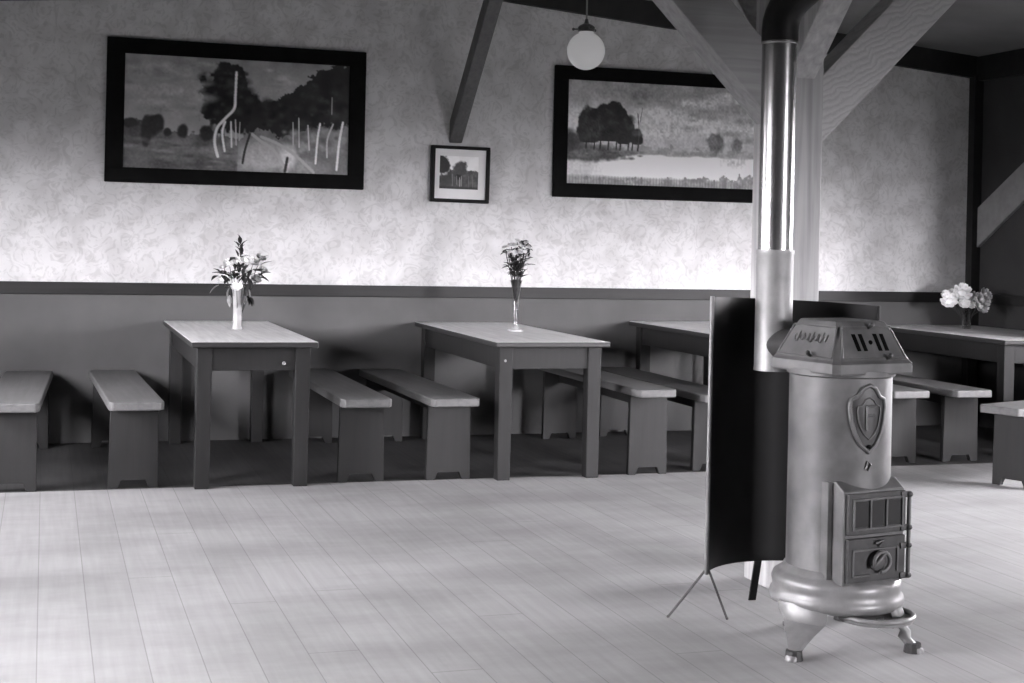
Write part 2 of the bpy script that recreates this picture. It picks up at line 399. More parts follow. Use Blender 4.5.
b.prism([(XL-.16, zc(XL-.16)), (XM, Z_RIDGE), (XM, Z_RIDGE+.06), (XL-.16, zc(XL-.16)+.06)], 1, YB-.16, .0)
b.prism([(XM, Z_RIDGE), (XR+.16, zc(XR+.16)), (XR+.16, zc(XR+.16)+.06), (XM, Z_RIDGE+.06)], 1, YB-.16, .0)
struct(b.build('ceiling', M['ceil']), 'grey ceiling sloping down from the ridge to both sides', 'ceiling')
for i, (s, y0, y1, z0, z1) in enumerate(WINS):
    x = XL-.08 if s == 'L' else XR+.08
    w = bpy.data.objects.new('window_%d' % (i+1), None); C.objects.link(w); w.location = (x, (y0+y1)/2, z0) if s != 'E' else ((y0+y1)/2, YB-.08, z0)
    if s == 'E': w.rotation_euler.z = PI/2
    struct(w, 'window in the %s wall' % {'L': 'left', 'R': 'right', 'E': 'end'}[s], 'window')
    hw = (y1-y0)/2; hh = z1-z0; b = MB()
    for a, c in ((-hw, -hw+.06), (hw-.06, hw), (-.03, .03)): b.box(-.03, .03, a, c, 0, hh)
    for a, c in ((0, .06), (hh-.06, hh)): b.box(-.03, .03, -hw+.06, hw-.06, a, c)
    b.box(-.018, .018, -hw+.06, hw-.06, hh*.62, hh*.62+.03)
    b.build('window_frame', M['white'], w)
    b = MB(); b.box(-.003, .003, -hw+.05, hw-.05, .05, hh-.05); b.build('pane', M['pane'], w)
# trims
b = MB(); b.box(XL, XR, -.022, 0, .935, 1.012, .004)
struct(b.build('trim_1', M['rail']), 'dark wooden rail along the back wall above the dado', 'trim')
b = MB()
def lower(x): return zc(x) - .165
b.prism([(XL, lower(XL)), (XM, lower(XM)), (XR, lower(XR)), (XR, zc(XR)), (XM, zc(XM)), (XL, zc(XL))], 1, -.05, 0)
struct(b.build('trim_2', M['trim']), 'black board along the top of the back wall', 'trim')
b = MB(); b.box(XR-.075, XR, -.075, 0, 0, lower(XR)+.02)
struct(b.build('trim_3', M['trim']), 'black upright trim in the right corner', 'trim')
b = MB(); b.box(XR-.05, XR, YB, -.05, lower(XR)-.02, zc(XR)); struct(b.build('trim_4', M['trim']), 'black board along the top of the right wall', 'trim')
b = MB(); b.box(XR-.022, XR, YB, -.075, .935, 1.012, .004); struct(b.build('trim_5', M['trim']), 'dark rail along the right wall', 'trim')
b = MB(); b.box(XR-.48, XR, -1.80, -1.72, 0, zc(XR)); struct(b.build('shade_blocker', M['right']), 'dark unseen blocker added at the right wall to shade the corner', 'wall')  # added out of view to cast the shadow in the right corner
b = MB(); b.prism([(-.075, 1.36), (-.075, 1.66), (-1.70, 2.64), (-1.70, 2.40)], 0, XR-.03, XR)  # band of light between shadows, shaped as a pale board
struct(b.build('light_band', plain('light_band_grey', .26, .7)), 'diagonal pale board standing for a band of light on the right wall', 'trim')
# beams overhead (above the picture)
b = MB(); b.box(XM-.16, XM+.16, YB, -.05, Z_RIDGE-.14, Z_RIDGE-.02); struct(b.build('beam_ridge', M['timbery']), 'ridge beam under the ceiling', 'beam')

# ------------------------------------------------------------------ timber post with knee braces
PX, PY, PW = 2.80, -4.36, .20      # post centre, width
post = thing('timber_post', 'square grey timber post with knee braces behind the stove pipe', 'post', (PX, PY, 0))
b = MB(); b.box(-PW/2, PW/2, -PW/2, PW/2, 0, Z_RIDGE-.14, .006); b.build('post_shaft', M['timber'], post)
b = MB(); b.box(-1.25, 1.25, -.085, .085, Z_RIDGE-.42, Z_RIDGE-.16, .006); b.build('tie_beam', M['timberx'], post, loc=(0, .0, 0)) 
def brace(axis, sgn, z_low, wid, thick, off, mat, reach=1.02):
    """45 degree brace leaving the post face; polygon in (axis, z)"""
    h = PW/2; zt = z_low + reach; k = wid*math.sqrt(2)
    pts = [(sgn*h, z_low), (sgn*(h+reach), zt), (sgn*(h+reach-k*.0), zt+.0), (sgn*(h+reach-k), zt), (sgn*h, z_low+k)]
    pts = [pts[0], pts[1], pts[3], pts[4]]
    b = MB()
    if axis == 0: b.prism(pts, 1, off-thick/2, off+thick/2, .005)
    else: b.prism(pts, 0, off-thick/2, off+thick/2, .005)
    return b.build('knee_brace', mat, post)
brace(0, -1, 1.815, .19, .15, 0.0, M['timberx'], .72)
brace(0, 1, 1.735, .19, .15, 0.0, M['adzed'], .80)
brace(1, -1, 1.99, .15, .12, .0, M['timber'], .60)
brace(1, 1, 1.90, .15, .12, .0, M['timber'], .60)
# brace from the wall up to the ridge beam
wb = MB(); wb.prism([(0, 0), (0, .15), (-1.0, 1.11), (-1.0, .96)], 0, -.045, .045, .004)
o = wb.build('wall_brace', M['timberd'], None, loc=(2.64, 0, 1.985))
o['label'] = 'slanting timber brace rising from the wall above the small framed print'; o['category'] = 'brace'

# ------------------------------------------------------------------ tables
def table(name, w, l, label, knob=None, group='long trestle tables along the back wall', h=.772, leg=.08, inset=.035):
    t = thing(name, label, 'table', group=group)          # origin: front left corner on the floor, length runs to +y
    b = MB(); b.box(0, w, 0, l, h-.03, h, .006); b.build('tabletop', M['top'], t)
    b = MB()
    y0, y1 = .05, l-.05; x0, x1 = inset, w-inset
    a = .125
    for nm, bx in (('front', (x0+.01, x1-.01, y0+.012, y0+.034)), ('back', (x0+.01, x1-.01, y1-.034, y1-.012)),
                   ('l', (x0+.012, x0+.034, y0+.03, y1-.03)), ('r', (x1-.034, x1-.012, y0+.03, y1-.03))):
        b = MB(); b.box(*bx, h-.03-a, h-.029, .003); b.build('apron', M['tbl'], t)
    for cx in (x0+leg/2, x1-leg/2):
        for cy in (y0+leg/2, y1-leg/2):
            b = MB(); vs = b.box(cx-leg/2, cx+leg/2, cy-leg/2, cy+leg/2, 0, h-.029, .004)
            for v in vs:
                if v.co.z < .3:
                    v.co.x = cx + (v.co.x-cx)*.92; v.co.y = cy + (v.co.y-cy)*.92
            b.build('leg', M['tbl'], t)
    if knob:
        b = MB(); b.ball((knob[0], y0+.006, knob[1]), .010, sub=2); b.build('knob', M['knob'], t, True)
    return t
T1 = table('trestle_table', .665, 1.86, 'wooden table with the pale slim vase of white flowers on it', (.49, .655))
T1.location = (.728, -1.885, 0)
T2 = table('trestle_table', .675, 1.86, 'wooden table with the trumpet glass vase, left of the dark stove screen', (.07, .665))
T2.location = (2.372, -1.90, 0)
T3 = table('trestle_table', .67, 1.86, 'wooden table half hidden behind the black stove screen', h=.785)
T3.location = (3.91, -1.93, 0)
T4 = table('trestle_table', .88, 1.60, 'wide wooden table in the right corner carrying big white blooms', h=.765)
T4.location = (5.86, -1.64, 0)

# ------------------------------------------------------------------ benches
def bench(label, w=.28, l=1.82, h=.463, sw=.25):
    t = thing('plank_bench', label, 'bench', group='plank benches along the back wall')   # origin: middle of the front end, length to +y
    b = MB()
    c = .035
    pts = [(-w/2+c*.5, 0), (w/2-c*.5, 0), (w/2, c), (w/2, l-c), (w/2-c*.5, l), (-w/2+c*.5, l), (-w/2, l-c), (-w/2, c)]
    b.prism(pts, 2, h-.045, h, .007); b.build('seat', M['bseat'], t)
    for y in (.14, l-.14-.035):
        b = MB(); s = sw/2
        pts = [(-s*.97, h-.046), (-s*1.02, 0), (-s*.62, 0), (-s*.52, .045), (s*.52, .045), (s*.62, 0), (s*1.02, 0), (s*.97, h-.046)]
        b.prism(pts, 1, y, y+.035, .003); b.build('support_panel', M['bench'], t)
    b = MB(); b.box(-.012, .012, .174, l-.174, h-.12, h-.046, .002); b.build('rail', M['bench'], t)
    return t
B = bench('plank bench at the left edge of the photo, partly cut off')
B.location = (-.15, -1.88, 0); B.rotation_euler.z = math.radians(-2.3)
def put(x, y, label, rz=0.0): return dup(B, (x, y, 0), math.radians(rz), label)
put(.465, -1.87, 'plank bench standing alone at the left of the table with the white flower vase', 1.5)
put(1.665, -1.88, 'plank bench close to the right side of the white flower vase table')
put(2.155, -1.90, 'plank bench close to the left side of the trumpet vase table', 1)
B4 = bench('slightly taller plank bench right of the trumpet vase table', w=.245, h=.503, sw=.235)
B4.location = (3.335, -1.93, 0)
put(3.78, -1.86, 'plank bench whose front end is hidden by the black stove screen', 0)
put(5.08, -1.80, 'plank bench just right of the stove body with its end behind the stove')
put(5.53, -1.80, 'plank bench with slanted support beside the left of the corner table')
zb = put(5.10, -2.62, 'plank bench at the right edge of the photo, nearest the viewer', -70)

# ------------------------------------------------------------------ pictures
def vnoise(h, w, cell, seed):
    r = np.random.RandomState(seed); gh, gw = int(h/cell)+3, int(w/cell)+3
    gd = r.rand(gh, gw); yy = np.arange(h)/cell; xx = np.arange(w)/cell
    y0 = yy.astype(int); x0 = xx.astype(int); fy = (yy-y0)[:, None]; fx = (xx-x0)[None, :]
    fy = fy*fy*(3-2*fy); fx = fx*fx*(3-2*fx)
    return ((gd[y0][:, x0]*(1-fx) + gd[y0][:, x0+1]*fx)*(1-fy) + (gd[y0+1][:, x0]*(1-fx) + gd[y0+1][:, x0+1]*fx)*fy)
class Canvas:
    """grey tones of a painted picture, in display values 0..1"""
    def __init__(s, w, h, seed):
        s.w, s.h = w, h; s.a = np.zeros((h, w)); s.V, s.U = np.meshgrid((np.arange(h)+.5)/h, (np.arange(w)+.5)/w, indexing='ij')
        s.n1 = vnoise(h, w, 6, seed)*.65 + vnoise(h, w, 3, seed+5)*.35 - .5; s.n2 = vnoise(h, w, 15, seed+1) - .5; s.n3 = vnoise(h, w, 2.5, seed+2) - .5
    def put(s, mask, val): s.a = s.a*(1-mask) + val*mask
    def blob(s, u, v, ru, rv, val, rag=.5, soft=.12, vmax=2.0):
        d = np.sqrt(((s.U-u)/ru)**2 + ((s.V-v)/rv)**2) + rag*(s.n1*.6 + s.n2*.7)
        m = np.clip((1-d)/soft*.6, 0, 1); m = m*m*(3-2*m)*(s.V < vmax)
        if soft > .45: m = np.clip(1-np.sqrt(((s.U-u)/ru)**2 + ((s.V-v)/rv)**2) + .5*s.n2, 0, 1)*.8
        s.put(m, val + .12*val*s.n3 + .2*val*s.n1)
    def stroke(s, pts, width, val):
        asp = s.w/s.h; width *= .8
        P = [pts[0]] + list(pts) + [pts[-1]]; pts = []
        for i in range(1, len(P)-2):
            for q in range(6):
                t = q/6; f = lambda a, b, c, d: .5*(2*b + (c-a)*t + (2*a-5*b+4*c-d)*t*t + (3*b-a-3*c+d)*t**3)
                pts.append(tuple(f(P[i-1][e], P[i][e], P[i+1][e], P[i+2][e]) for e in (0, 1)))
        pts.append(P[-1])
        for (u0, v0), (u1, v1) in zip(pts, pts[1:]):
            du, dv = (u1-u0)*asp, v1-v0; L2 = du*du+dv*dv+1e-9
            t = np.clip((((s.U-u0)*asp)*du + (s.V-v0)*dv)/L2, 0, 1)
            d = np.hypot((s.U-u0)*asp - t*du, (s.V-v0) - t*dv); s.put(np.clip((width-d)/width*1.6, 0, 1), val)
    def under(s, top, val):  # fill below a ragged line given as points (u,v)
        tu = np.interp(s.U, [p[0] for p in top], [p[1] for p in top]) + .09*s.n1 + .06*s.n2 + .03*s.n3
        s.put(np.clip((s.V - tu)/.015, 0, 1), val)
def canvas_mesh(name, cv, w, h, mat, parent, y, z0, x0, gain=1.5):
    nx, nz = cv.w, cv.h
    me = bpy.data.meshes.new(name)
    xs = np.linspace(x0, x0+w, nx); zs = np.linspace(z0+h, z0, nz)
    X, Z = np.meshgrid(xs, zs)
    relief = y - .0012*cv.n3
    co = np.stack([X, relief, Z], 2).reshape(-1, 3)
    idx = np.arange(nx*nz).reshape(nz, nx)
    f = np.stack([idx[:-1, :-1], idx[1:, :-1], idx[1:, 1:], idx[:-1, 1:]], 2).reshape(-1, 4)
    me.from_pydata(co.tolist(), [], f.tolist())
    at = me.attributes.new('paint', 'FLOAT_COLOR', 'POINT')
    d = np.clip(cv.a*gain, .01, 1).reshape(-1); lin = np.where(d <= .04045, d/12.92, ((d+.055)/1.055)**2.4)
    at.data.foreach_set('color', np.stack([lin, lin, lin, np.ones_like(lin)], 1).astype(np.float32).reshape(-1))
    me.materials.append(mat); o = bpy.data.objects.new(name, me); C.objects.link(o); o.parent = parent
    return o
def frame_mesh(w, h, t0, t1, tt, tb, depth, mat, parent, bev=.006):
    b = MB()
    b.box(0, w, -depth, 0, 0, tb, bev); b.box(0, w, -depth, 0, h-tt, h, bev)
    b.box(0, t0, -depth+.001, -.001, tb-.004, h-tt+.004, bev*.5); b.box(w-t1, w, -depth+.001, -.001, tb-.004, h-tt+.004, bev*.5)
    f = b.build('frame', mat, parent)
    return f
def picture(name, label, cat, x, z, w, h, tl, tr, tt, tb, depth, cv, fm, cm, part):
    p = thing(name, label, cat, (x, -.002, z))
    frame_mesh(w, h, tl, tr, tt, tb, depth, fm, p)
    b = MB(); b.box(tl*.6, w-tr*.6, -.010, 0, tb*.6, h-tt*.6); b.build('backing_board', M['frame'], p)
    canvas_mesh(part, cv, w-tl-tr+.006, h-tt-tb+.006, cm, p, -.018, tb-.003, tl-.003)
    return p
# birch lane
def dabs(k, n, box, vals, size, seed, flat=1.0):
    rr = random.Random(seed)
    for q in range(n):
        u, v = rr.uniform(box[0], box[2]), rr.uniform(box[1], box[3]); sz = size*rr.uniform(.5, 1.5)
        k.blob(u, v, sz*flat, sz/flat*2*.8, rr.choice(vals), .8, .6)
k = Canvas(320, 160, 3)
k.a = .40 + .10*k.V + .09*k.n2*(1-k.V) + .02*k.n3
k.blob(.25, .12, .3, .10, .34, .7, .5); k.blob(.15, .3, .25, .08, .50, .8, .6); k.blob(.68, .22, .10, .16, .50, .4, .5)
k.under([(0, .60), (.3, .66), (.5, .70), (1, .66)], .30 + .10*k.n2 + .05*k.n3)
k.under([(0, .57), (.12, .57), (.2, .68), (.3, .76), (.5, .9), (1, 1.1)], .27 + .12*k.n2 + .06*k.n3)
for u, v, ru, rv in ((.12, .63, .05, .12), (.10, .68, .03, .16), (.15, .60, .035, .1), (.19, .67, .022, .05), (.255, .66, .032, .08), (.36, .67, .035, .08), (.03, .60, .05, .05)):
    k.blob(u, v, ru, rv, .15, .35, .25)
k.blob(.44, .36, .12, .30, .11, .6, .10); k.blob(.52, .46, .12, .20, .11, .6, .12); k.blob(.46, .18, .08, .14, .12, .7, .12); k.blob(.40, .30, .09, .16, .10, .7, .1)
k.under([(0, 2), (.53, 2), (.54, .55), (.58, .40), (.62, .32), (.66, .36), (.70, .28), (.74, .24), (.80, .14), (.85, .06), (1, -.05)], .12 + .05*k.n2)
k.under([(0, 2), (.49, 2), (.5, .72), (.60, .60), (.68, .68), (.75, .62), (.85, .56), (1, .50)], .36 + .12*k.n2 + .04*k.n3)
dabs(k, 60, (.33, .12, .55, .50), (.07, .10, .17, .20), .022, 1)
dabs(k, 70, (.58, .36, .98, .58), (.07, .10, .16, .19), .025, 2); dabs(k, 25, (.78, .18, .98, .40), (.08, .15, .18), .025, 3)
dabs(k, 60, (.02, .74, .50, .97), (.22, .36, .40, .28), .030, 4, 1.8); dabs(k, 40, (.70, .58, .98, .80), (.28, .42, .48), .022, 5)
dabs(k, 40, (.02, .05, .36, .50), (.38, .52, .48), .045, 6, 1.7); dabs(k, 12, (.58, .06, .76, .24), (.42, .52), .03, 7, 1.4)
k.blob(.60, .86, .14, .20, .50, .5, .4); k.blob(.72, .86, .06, .16, .58, .5, .4); k.blob(.80, .95, .06, .12, .42, .5, .4)
for pts in ([(.56, .66), (.60, .72), (.66, .80), (.72, .98)], [(.60, .68), (.68, .74), (.76, .84), (.84, .98)]): k.stroke(pts, .022, .50)
k.stroke([(.71, .98), (.72, .86)], .02, .14); k.stroke([(.55, .66), (.53, .80), (.52, .92)], .016, .14)
for pts, wd, vv in (([(.485, .12), (.482, .32), (.478, .44), (.44, .53), (.405, .62), (.395, .74), (.41, .87)], .020, .72), ([(.44, .56), (.428, .66), (.44, .82)], .017, .68),
                    ([(.465, .56), (.47, .78)], .014, .62), ([(.485, .54), (.49, .76)], .011, .55), ([(.505, .56), (.503, .72)], .009, .5),
                    ([(.742, .54), (.745, .74)], .009, .55), ([(.768, .50), (.772, .76)], .009, .58), ([(.81, .56), (.818, .78)], .011, .6),
                    ([(.865, .54), (.855, .68), (.848, .90)], .015, .72), ([(.925, .54), (.90, .68), (.90, .84)], .013, .55), ([(.97, .52), (.955, .70), (.945, .95)], .017, .75), ([(.918, .30), (.918, .45)], .008, .45)):
    k.stroke(pts, wd, vv)
picture('landscape_painting', 'wide black framed painting of a lane with pale birch trunks', 'painting', .345, 1.647, 1.66, .914, .112, .108, .098, .095, .035, k, M['frame'], M['paint'], 'canvas')
# lake and grove
k = Canvas(320, 150, 11)
k.a = .46 + .16*np.exp(-((k.V-.42)/.22)**2) + .12*k.n2*(1-k.V) + .02*k.n3
k.blob(.35, .10, .25, .10, .38, .7, .6); k.blob(.75, .14, .25, .12, .40, .8, .6); k.blob(.6, .38, .3, .12, .66, .8, .7)
k.under([(0, .60), (.4, .60), (.6, .64), (1, .60)], .47 + .1*k.n2)
k.put(np.clip((k.V - .685 - .02*k.n2)/.02, 0, 1)*np.clip((.93-k.V)/.03, 0, 1)*np.clip((k.U-.02)/.2, .45, 1), .74 + .08*k.n2)
k.blob(.62, .67, .28, .035, .42, .5, .5); k.blob(.85, .74, .16, .10, .55, .6, .6); k.blob(.62, .82, .26, .05, .84, .6, .6)
k.blob(.10, .70, .32, .10, .27, .4, .3); k.blob(.02, .62, .12, .16, .24, .4, .3)
k.blob(.20, .42, .12, .22, .10, .35, .08, .58); k.blob(.11, .45, .07, .20, .14, .45, .12, .60); k.blob(.28, .47, .07, .16, .11, .45, .1, .60); k.blob(.345, .53, .035, .10, .13, .5, .15, .60); k.blob(.03, .60, .04, .10, .2, .4, .2)
for u in (.10, .14, .17, .21, .25, .27, .31, .33, .36): k.stroke([(u, .54), (u-.004, .66)], .012, .12)
k.stroke([(.352, .30), (.36, .5), (.352, .66)], .008, .2); k.stroke([(.375, .24), (.365, .38)], .006, .25)
dabs(k, 45, (.09, .25, .34, .55), (.07, .13, .18), .022, 8); dabs(k, 50, (.42, .06, .98, .52), (.46, .56, .66, .62), .05, 9, 1.9); dabs(k, 30, (.02, .66, .38, .74), (.2, .34), .022, 10, 1.5)
k.blob(.34, .14, .03, .06, .3, .8, .5); k.blob(.385, .13, .025, .06, .3, .8, .5); k.blob(.36, .2, .04, .04, .34, .8, .5)
k.blob(.76, .56, .055, .12, .34, .5, .3); k.blob(.74, .50, .02, .06, .36, .5, .3); k.blob(.87, .57, .035, .09, .38, .6, .35)
k.under([(0, .95), (.25, .945), (.5, .94), (1, .86)], .42 + .14*k.n1)
k.put(np.clip((k.V-.9)/.05, 0, 1)*(np.sin(k.U*420)>.3)*.5, .33)
k.a = k.a*(1 + .10*k.n1 + .10*k.n3)
picture('landscape_painting', 'wide black framed painting of a lake and dark grove behind the post', 'painting', 3.338, 1.643, 1.70, .914, .10, .10, .095, .098, .035, k, M['frame'], M['paint'], 'canvas')
# small print
k = Canvas(110, 84, 21)
k.a = .66 + .06*k.n2
k.under([(0, .9), (.3, .4), (.7, .42), (1, .46)], .22 + .12*k.n1)
k.blob(.08, .28, .22, .30, .12, .4, .15); k.blob(.52, .40, .22, .26, .20, .5, .2); k.blob(.15, .75, .25, .3, .17, .5, .3); k.blob(.5, .62, .1, .1, .10, .5, .3)
for u, v0, v1, vv in ((.33, .55, .9, .33), (.52, .65, .92, .48), (.56, .6, .9, .42), (.44, .6, .85, .36), (.75, .6, .95, .3), (.85, .6, .95, .3)): k.stroke([(u, v0), (u+.01, v1)], .02, vv)
k.put(np.clip((k.V-.9)/.05, 0, 1)*.7, .12)
sp = picture('framed_print', 'small thin framed print with broad white mount below the slanting brace', 'print', 2.462, 1.583, .412, .383, .026, .024, .022, .024, .045, k, M['thinframe'], M['print_'], 'print')
cvs = [c for c in sp.children if c.name.startswith('print')][0]
for v in cvs.data.vertices:                                # the print is smaller than its mount
    u = (v.co.x-.023)/.368; w = (v.co.z-.021)/.343
    v.co.x = .062 + u*.272; v.co.z = .092 + w*.222; v.co.y = -.0245
b = MB(); b.box(.02, .392, -.022, -.008, .02, .365); b.build('mount', M['mat_'], sp)
sp.rotation_euler.y = math.radians(.5)

# ------------------------------------------------------------------ vases and flowers
def stems(b, targets, foot, r=.0022):
    for t in targets:
        mid = (Vector(foot)*.5 + Vector(t)*.5) + Vector((0, 0, .02)); b.tube([foot, mid, t], r, 6)
# slim pale vase with mixed bouquet
v1 = (1.093, -.835, .772)
t = thing('flower_vase', 'slim pale vase standing on the left table', 'vase', v1)
b = MB(); b.lathe([(.034, 0), (.035, .006), (.028, .02), (.027, .10), (.030, .20), (.036, .25), (.032, .25), (.026, .2), (.023, .1), (.023, .02), (.001, .016)], 28); b.build('vase_body', M['milk'], t, True, 50)
f = thing('flower_bouquet', 'ragged bouquet of white flowers and dark leaves in the slim vase', 'bouquet', v1)
R_ = Vector((.952, -.305, 0)); Dp = Vector((.305, .952, 0))      # along the picture / away from the viewer
def pv(a, z, d=0.0): return Vector((R_.x*a + Dp.x*d, R_.y*a + Dp.y*d, z))
fl = [(-.045, .385, -.05, .034), (.005, .395, -.04, .032), (.055, .405, -.05, .040), (.085, .39, 0, .036), (.005, .245, -.07, .034), (-.085, .285, -.02, .034), (.105, .29, -.01, .034), (.125, .42, .02, .032), (.03, .33, .04, .034), (-.035, .30, .05, .03), (.14, .35, .01, .028), (-.09, .36, .02, .026)]
b = MB(); stems(b, [pv(a, z, d) for a, z, d, r in fl] + [pv(.01, .48, 0)], (0, 0, .03)); b.build('stems', M['stem'], f)
for i, (a, z, d, r) in enumerate(fl):
    b = MB(); c = pv(a, z, d); b.petals(c, r, (c.x*2 - .05, c.y*2 - .35, .5), 9, 3)
    b.build('bloom', M['petalg'] if i in (7, 10, 11, 6) else M['petal'], f)
b = MB()
for (a, z, d) in [(-.06, .33, -.06), (-.08, .34, -.03), (-.02, .33, -.06), (.02, .35, -.06), (.05, .34, -.07), (.09, .34, -.05), (.11, .35, -.04), (-.05, .27, -.05), (.045, .27, -.06), (.0, .30, -.07), (.06, .30, -.05), (-.02, .42, -.03), (.0, .43, 0), (.13, .33, -.02), (-.1, .32, 0), (.07, .25, -.03), (-.04, .42, 0), (.02, .41, -.02)]:
    for q in range(3):
        dd = Vector((a*4 + random.uniform(-.7, .7), -.4 + random.uniform(-.5, .4), random.uniform(-.4, .8)))
        b.leaf(pv(a + random.uniform(-.02, .02), z + random.uniform(-.02, .02), d), dd, random.uniform(.045, .075), random.uniform(.026, .04))
for q in range(12): b.leaf(pv(.008 + random.uniform(-.012, .012), .43 + q*.008, 0), (random.uniform(-.5, .5), random.uniform(-.4, .2), 1), .05, .018)
for (a, z) in ((.075, .17), (.09, .165)): 
    for q in range(3): b.leaf(pv(a-.02, z+.03, -.03), (.5, -.3, -.5 - .2*q), .06, .035)
b.build('foliage', M['leaf'], f)
b = MB()
for (a, z, dx, dz) in [(-.05, .24, -.3, -.9), (-.045, .2, 0, -1), (.05, .22, .2, -1), (.035, .2, -.3, -.8), (.065, .24, .3, -.8), (-.11, .26, -1, -.5), (.12, .40, .6, .8), (.13, .38, .8, .6)]:
    b.leaf(pv(a, z, -.02), pv(dx, dz), .07, .032)
b.build('drooping_leaves', M['leafl'], f)
# trumpet glass
v2 = (2.783, -.965, .772)
t = thing('flower_vase', 'tall trumpet shaped glass vase on the middle table', 'vase', v2)
b = MB(); b.lathe([(.048, 0), (.048, .006), (.018, .018), (.012, .04), (.016, .10), (.020, .2), (.030, .285), (.038, .315), (.036, .315), (.028, .285), (.017, .2), (.012, .10), (.004, .05)], 28, cap=False); b.build('vase_body', M['glass'], t, True, 60)
b = MB(); b.lathe([(.0481, -.0005), (.0485, .004), (.047, .009), (.03, .0135), (.0185, .0185), (.013, .036), (.002, .05)], 28); b.build('vase_foot', M['milk'], t, True, 60)
f = thing('flower_bouquet', 'small bouquet of pale blooms over dark leaves in the trumpet glass', 'bouquet', v2)
fl = [(-.055, .49, 0, .026), (-.035, .53, .01, .026), (-.02, .48, -.03, .026), (.0, .52, 0, .026), (.015, .485, -.03, .022), (.045, .49, -.02, .030), (.03, .535, .01, .026), (.065, .525, .0, .022), (-.075, .515, .01, .02), (.05, .555, .01, .018), (.0, .56, 0, .017)]
b = MB(); stems(b, [pv(a, z-.01, d) for a, z, d, r in fl], (0, 0, .17), .0028)
b.lathe([(.006, .165), (.013, .2), (.02, .28), (.026, .32)], 12); b.build('stems', M['leaf'], f)
for i, (a, z, d, r) in enumerate(fl):
    b = MB(); c = pv(a, z, d); b.petals(c, r, (c.x*3, c.y*3 - .3, .6), 8, 3); b.build('bloom', M['petal'] if i in (0, 2, 5, 3) else M['petalg'], f)
b = MB()
for q in range(95):
    a = random.gauss(0, .035); z = .33 + random.random()*.14
    a *= .55 + 3.2*(z-.33)
    b.leaf(pv(a, z, random.uniform(-.03, .02)), (a*14 + random.uniform(-.6, .6), random.uniform(-.6, .3), random.uniform(.0, 1)), random.uniform(.03, .05), random.uniform(.02, .032))
for a, z in ((-.075, .50), (-.08, .485), (.075, .51), (.07, .54), (.03, .55), (-.03, .50), (.02, .51), (-.005, .5), (.075, .49), (.04, .56)):
    for q in range(3): b.leaf(pv(a, z, -.02), (random.uniform(-1, 1), -.3, random.uniform(-.5, 1)), .03, .018)
b.build('foliage', M['leaf'], f)
# short glass with big white blooms
v3 = (6.40, -.46, .765)
t = thing('flower_vase', 'short clear glass tumbler on the corner table', 'vase', v3)
b = MB(); b.lathe([(.030, 0), (.031, .004), (.034, .13), (.036, .145), (.033, .145), (.031, .13), (.027, .012), (.002, .010)], 28); b.build('vase_body', M['glass'], t, True, 60)
f = thing('flower_bouquet', 'bunch of big white blooms in the short glass on the corner table', 'bouquet', v3)
fl = [(-.135, .195, -.02, .062), (-.10, .23, .02, .052), (-.045, .255, -.02, .068), (-.035, .18, -.03, .044), (.015, .175, -.02, .040), (.055, .215, .0, .052), (.085, .16, -.04, .056), (.10, .205, -.02, .058), (.13, .245, .01, .050), (-.15, .24, .01, .035)]
b = MB(); stems(b, [pv(a, z-.02, d) for a, z, d, r in fl], (0, 0, .02), .003); b.build('stems', M['stem'], f)
for i, (a, z, d, r) in enumerate(fl):
    b = MB(); c = pv(a, z, d); b.petals(c, r, (c.x*2 - .1, c.y*2 - .6, .35), 9, 3); b.build('bloom', M['petal'], f)
b = MB()
for a, z in ((-.06, .15), (.0, .15), (.05, .15), (-.02, .14), (.03, .2), (-.08, .2)):
    for q in range(2): b.leaf(pv(a*.6, z, .01), (a*8, random.uniform(-.4, .4), .4), .06, .03)
b.build('foliage', M['leaf'], f)

# ------------------------------------------------------------------ globe lamp
GL = (2.63, -2.51, 2.317)
t = thing('pendant_lamp', 'round white opal glass globe lamp hanging on a thin cord', 'lamp', GL)
b = MB(); R0 = .098
prof = [(.035, .108)] + [(.036, .100)] + [(R0*math.sin(a), R0*math.cos(a)) for a in [math.radians(x) for x in range(24, 178, 7)]] + [(.002, -R0)]
b.lathe(prof, 40); b.build('globe_shade', M['opal'], t, True, 60)
b = MB(); b.lathe([(.040, .098), (.044, .102), (.044, .122), (.036, .130), (.012, .142), (.007, .165), (.002, .168)], 28); b.build('gallery', M['brass'], t, True, 40)
for k3 in range(3):
    a = 2*PI*k3/3 + .5
    b = MB(); b.tube([(.040*math.cos(a), .040*math.sin(a), .113), (.066*math.cos(a), .066*math.sin(a), .113)], .004, 8); b.ball((.068*math.cos(a), .068*math.sin(a), .113), .008); b.build('screw', M['brass'], t, True)
b = MB(); b.tube([(0, 0, .16), (0, 0, Z_RIDGE-.14-GL[2])], .005, 8); b.build('cord', M['cord'], t, True)

# ------------------------------------------------------------------ stove
SX, SY, SR = 2.595, -5.15, math.radians(11)
st = thing('cast_iron_stove', 'tall round cast iron stove with a shield emblem, standing on splayed feet', 'stove', (SX, SY, 0), SR)
RB = .172
# body
b = MB(); b.lathe([(RB+.004, .195), (RB+.004, .215), (RB, .225), (RB, .56), (RB, .90), (RB+.01, .905), (RB+.01, .925)], 64); b.build('body', M['cast'], st, True, 35)
# base ring with mouldings
b = MB(); b.lathe([(.165, .125), (.205, .125), (.222, .135), (.226, .150), (.222, .165), (.214, .175), (.216, .190), (.219, .205), (.213, .222), (.198, .232), (.186, .238), (.178, .255), (.165, .258)], 64); b.build('base_ring', M['base'], st, True, 60)
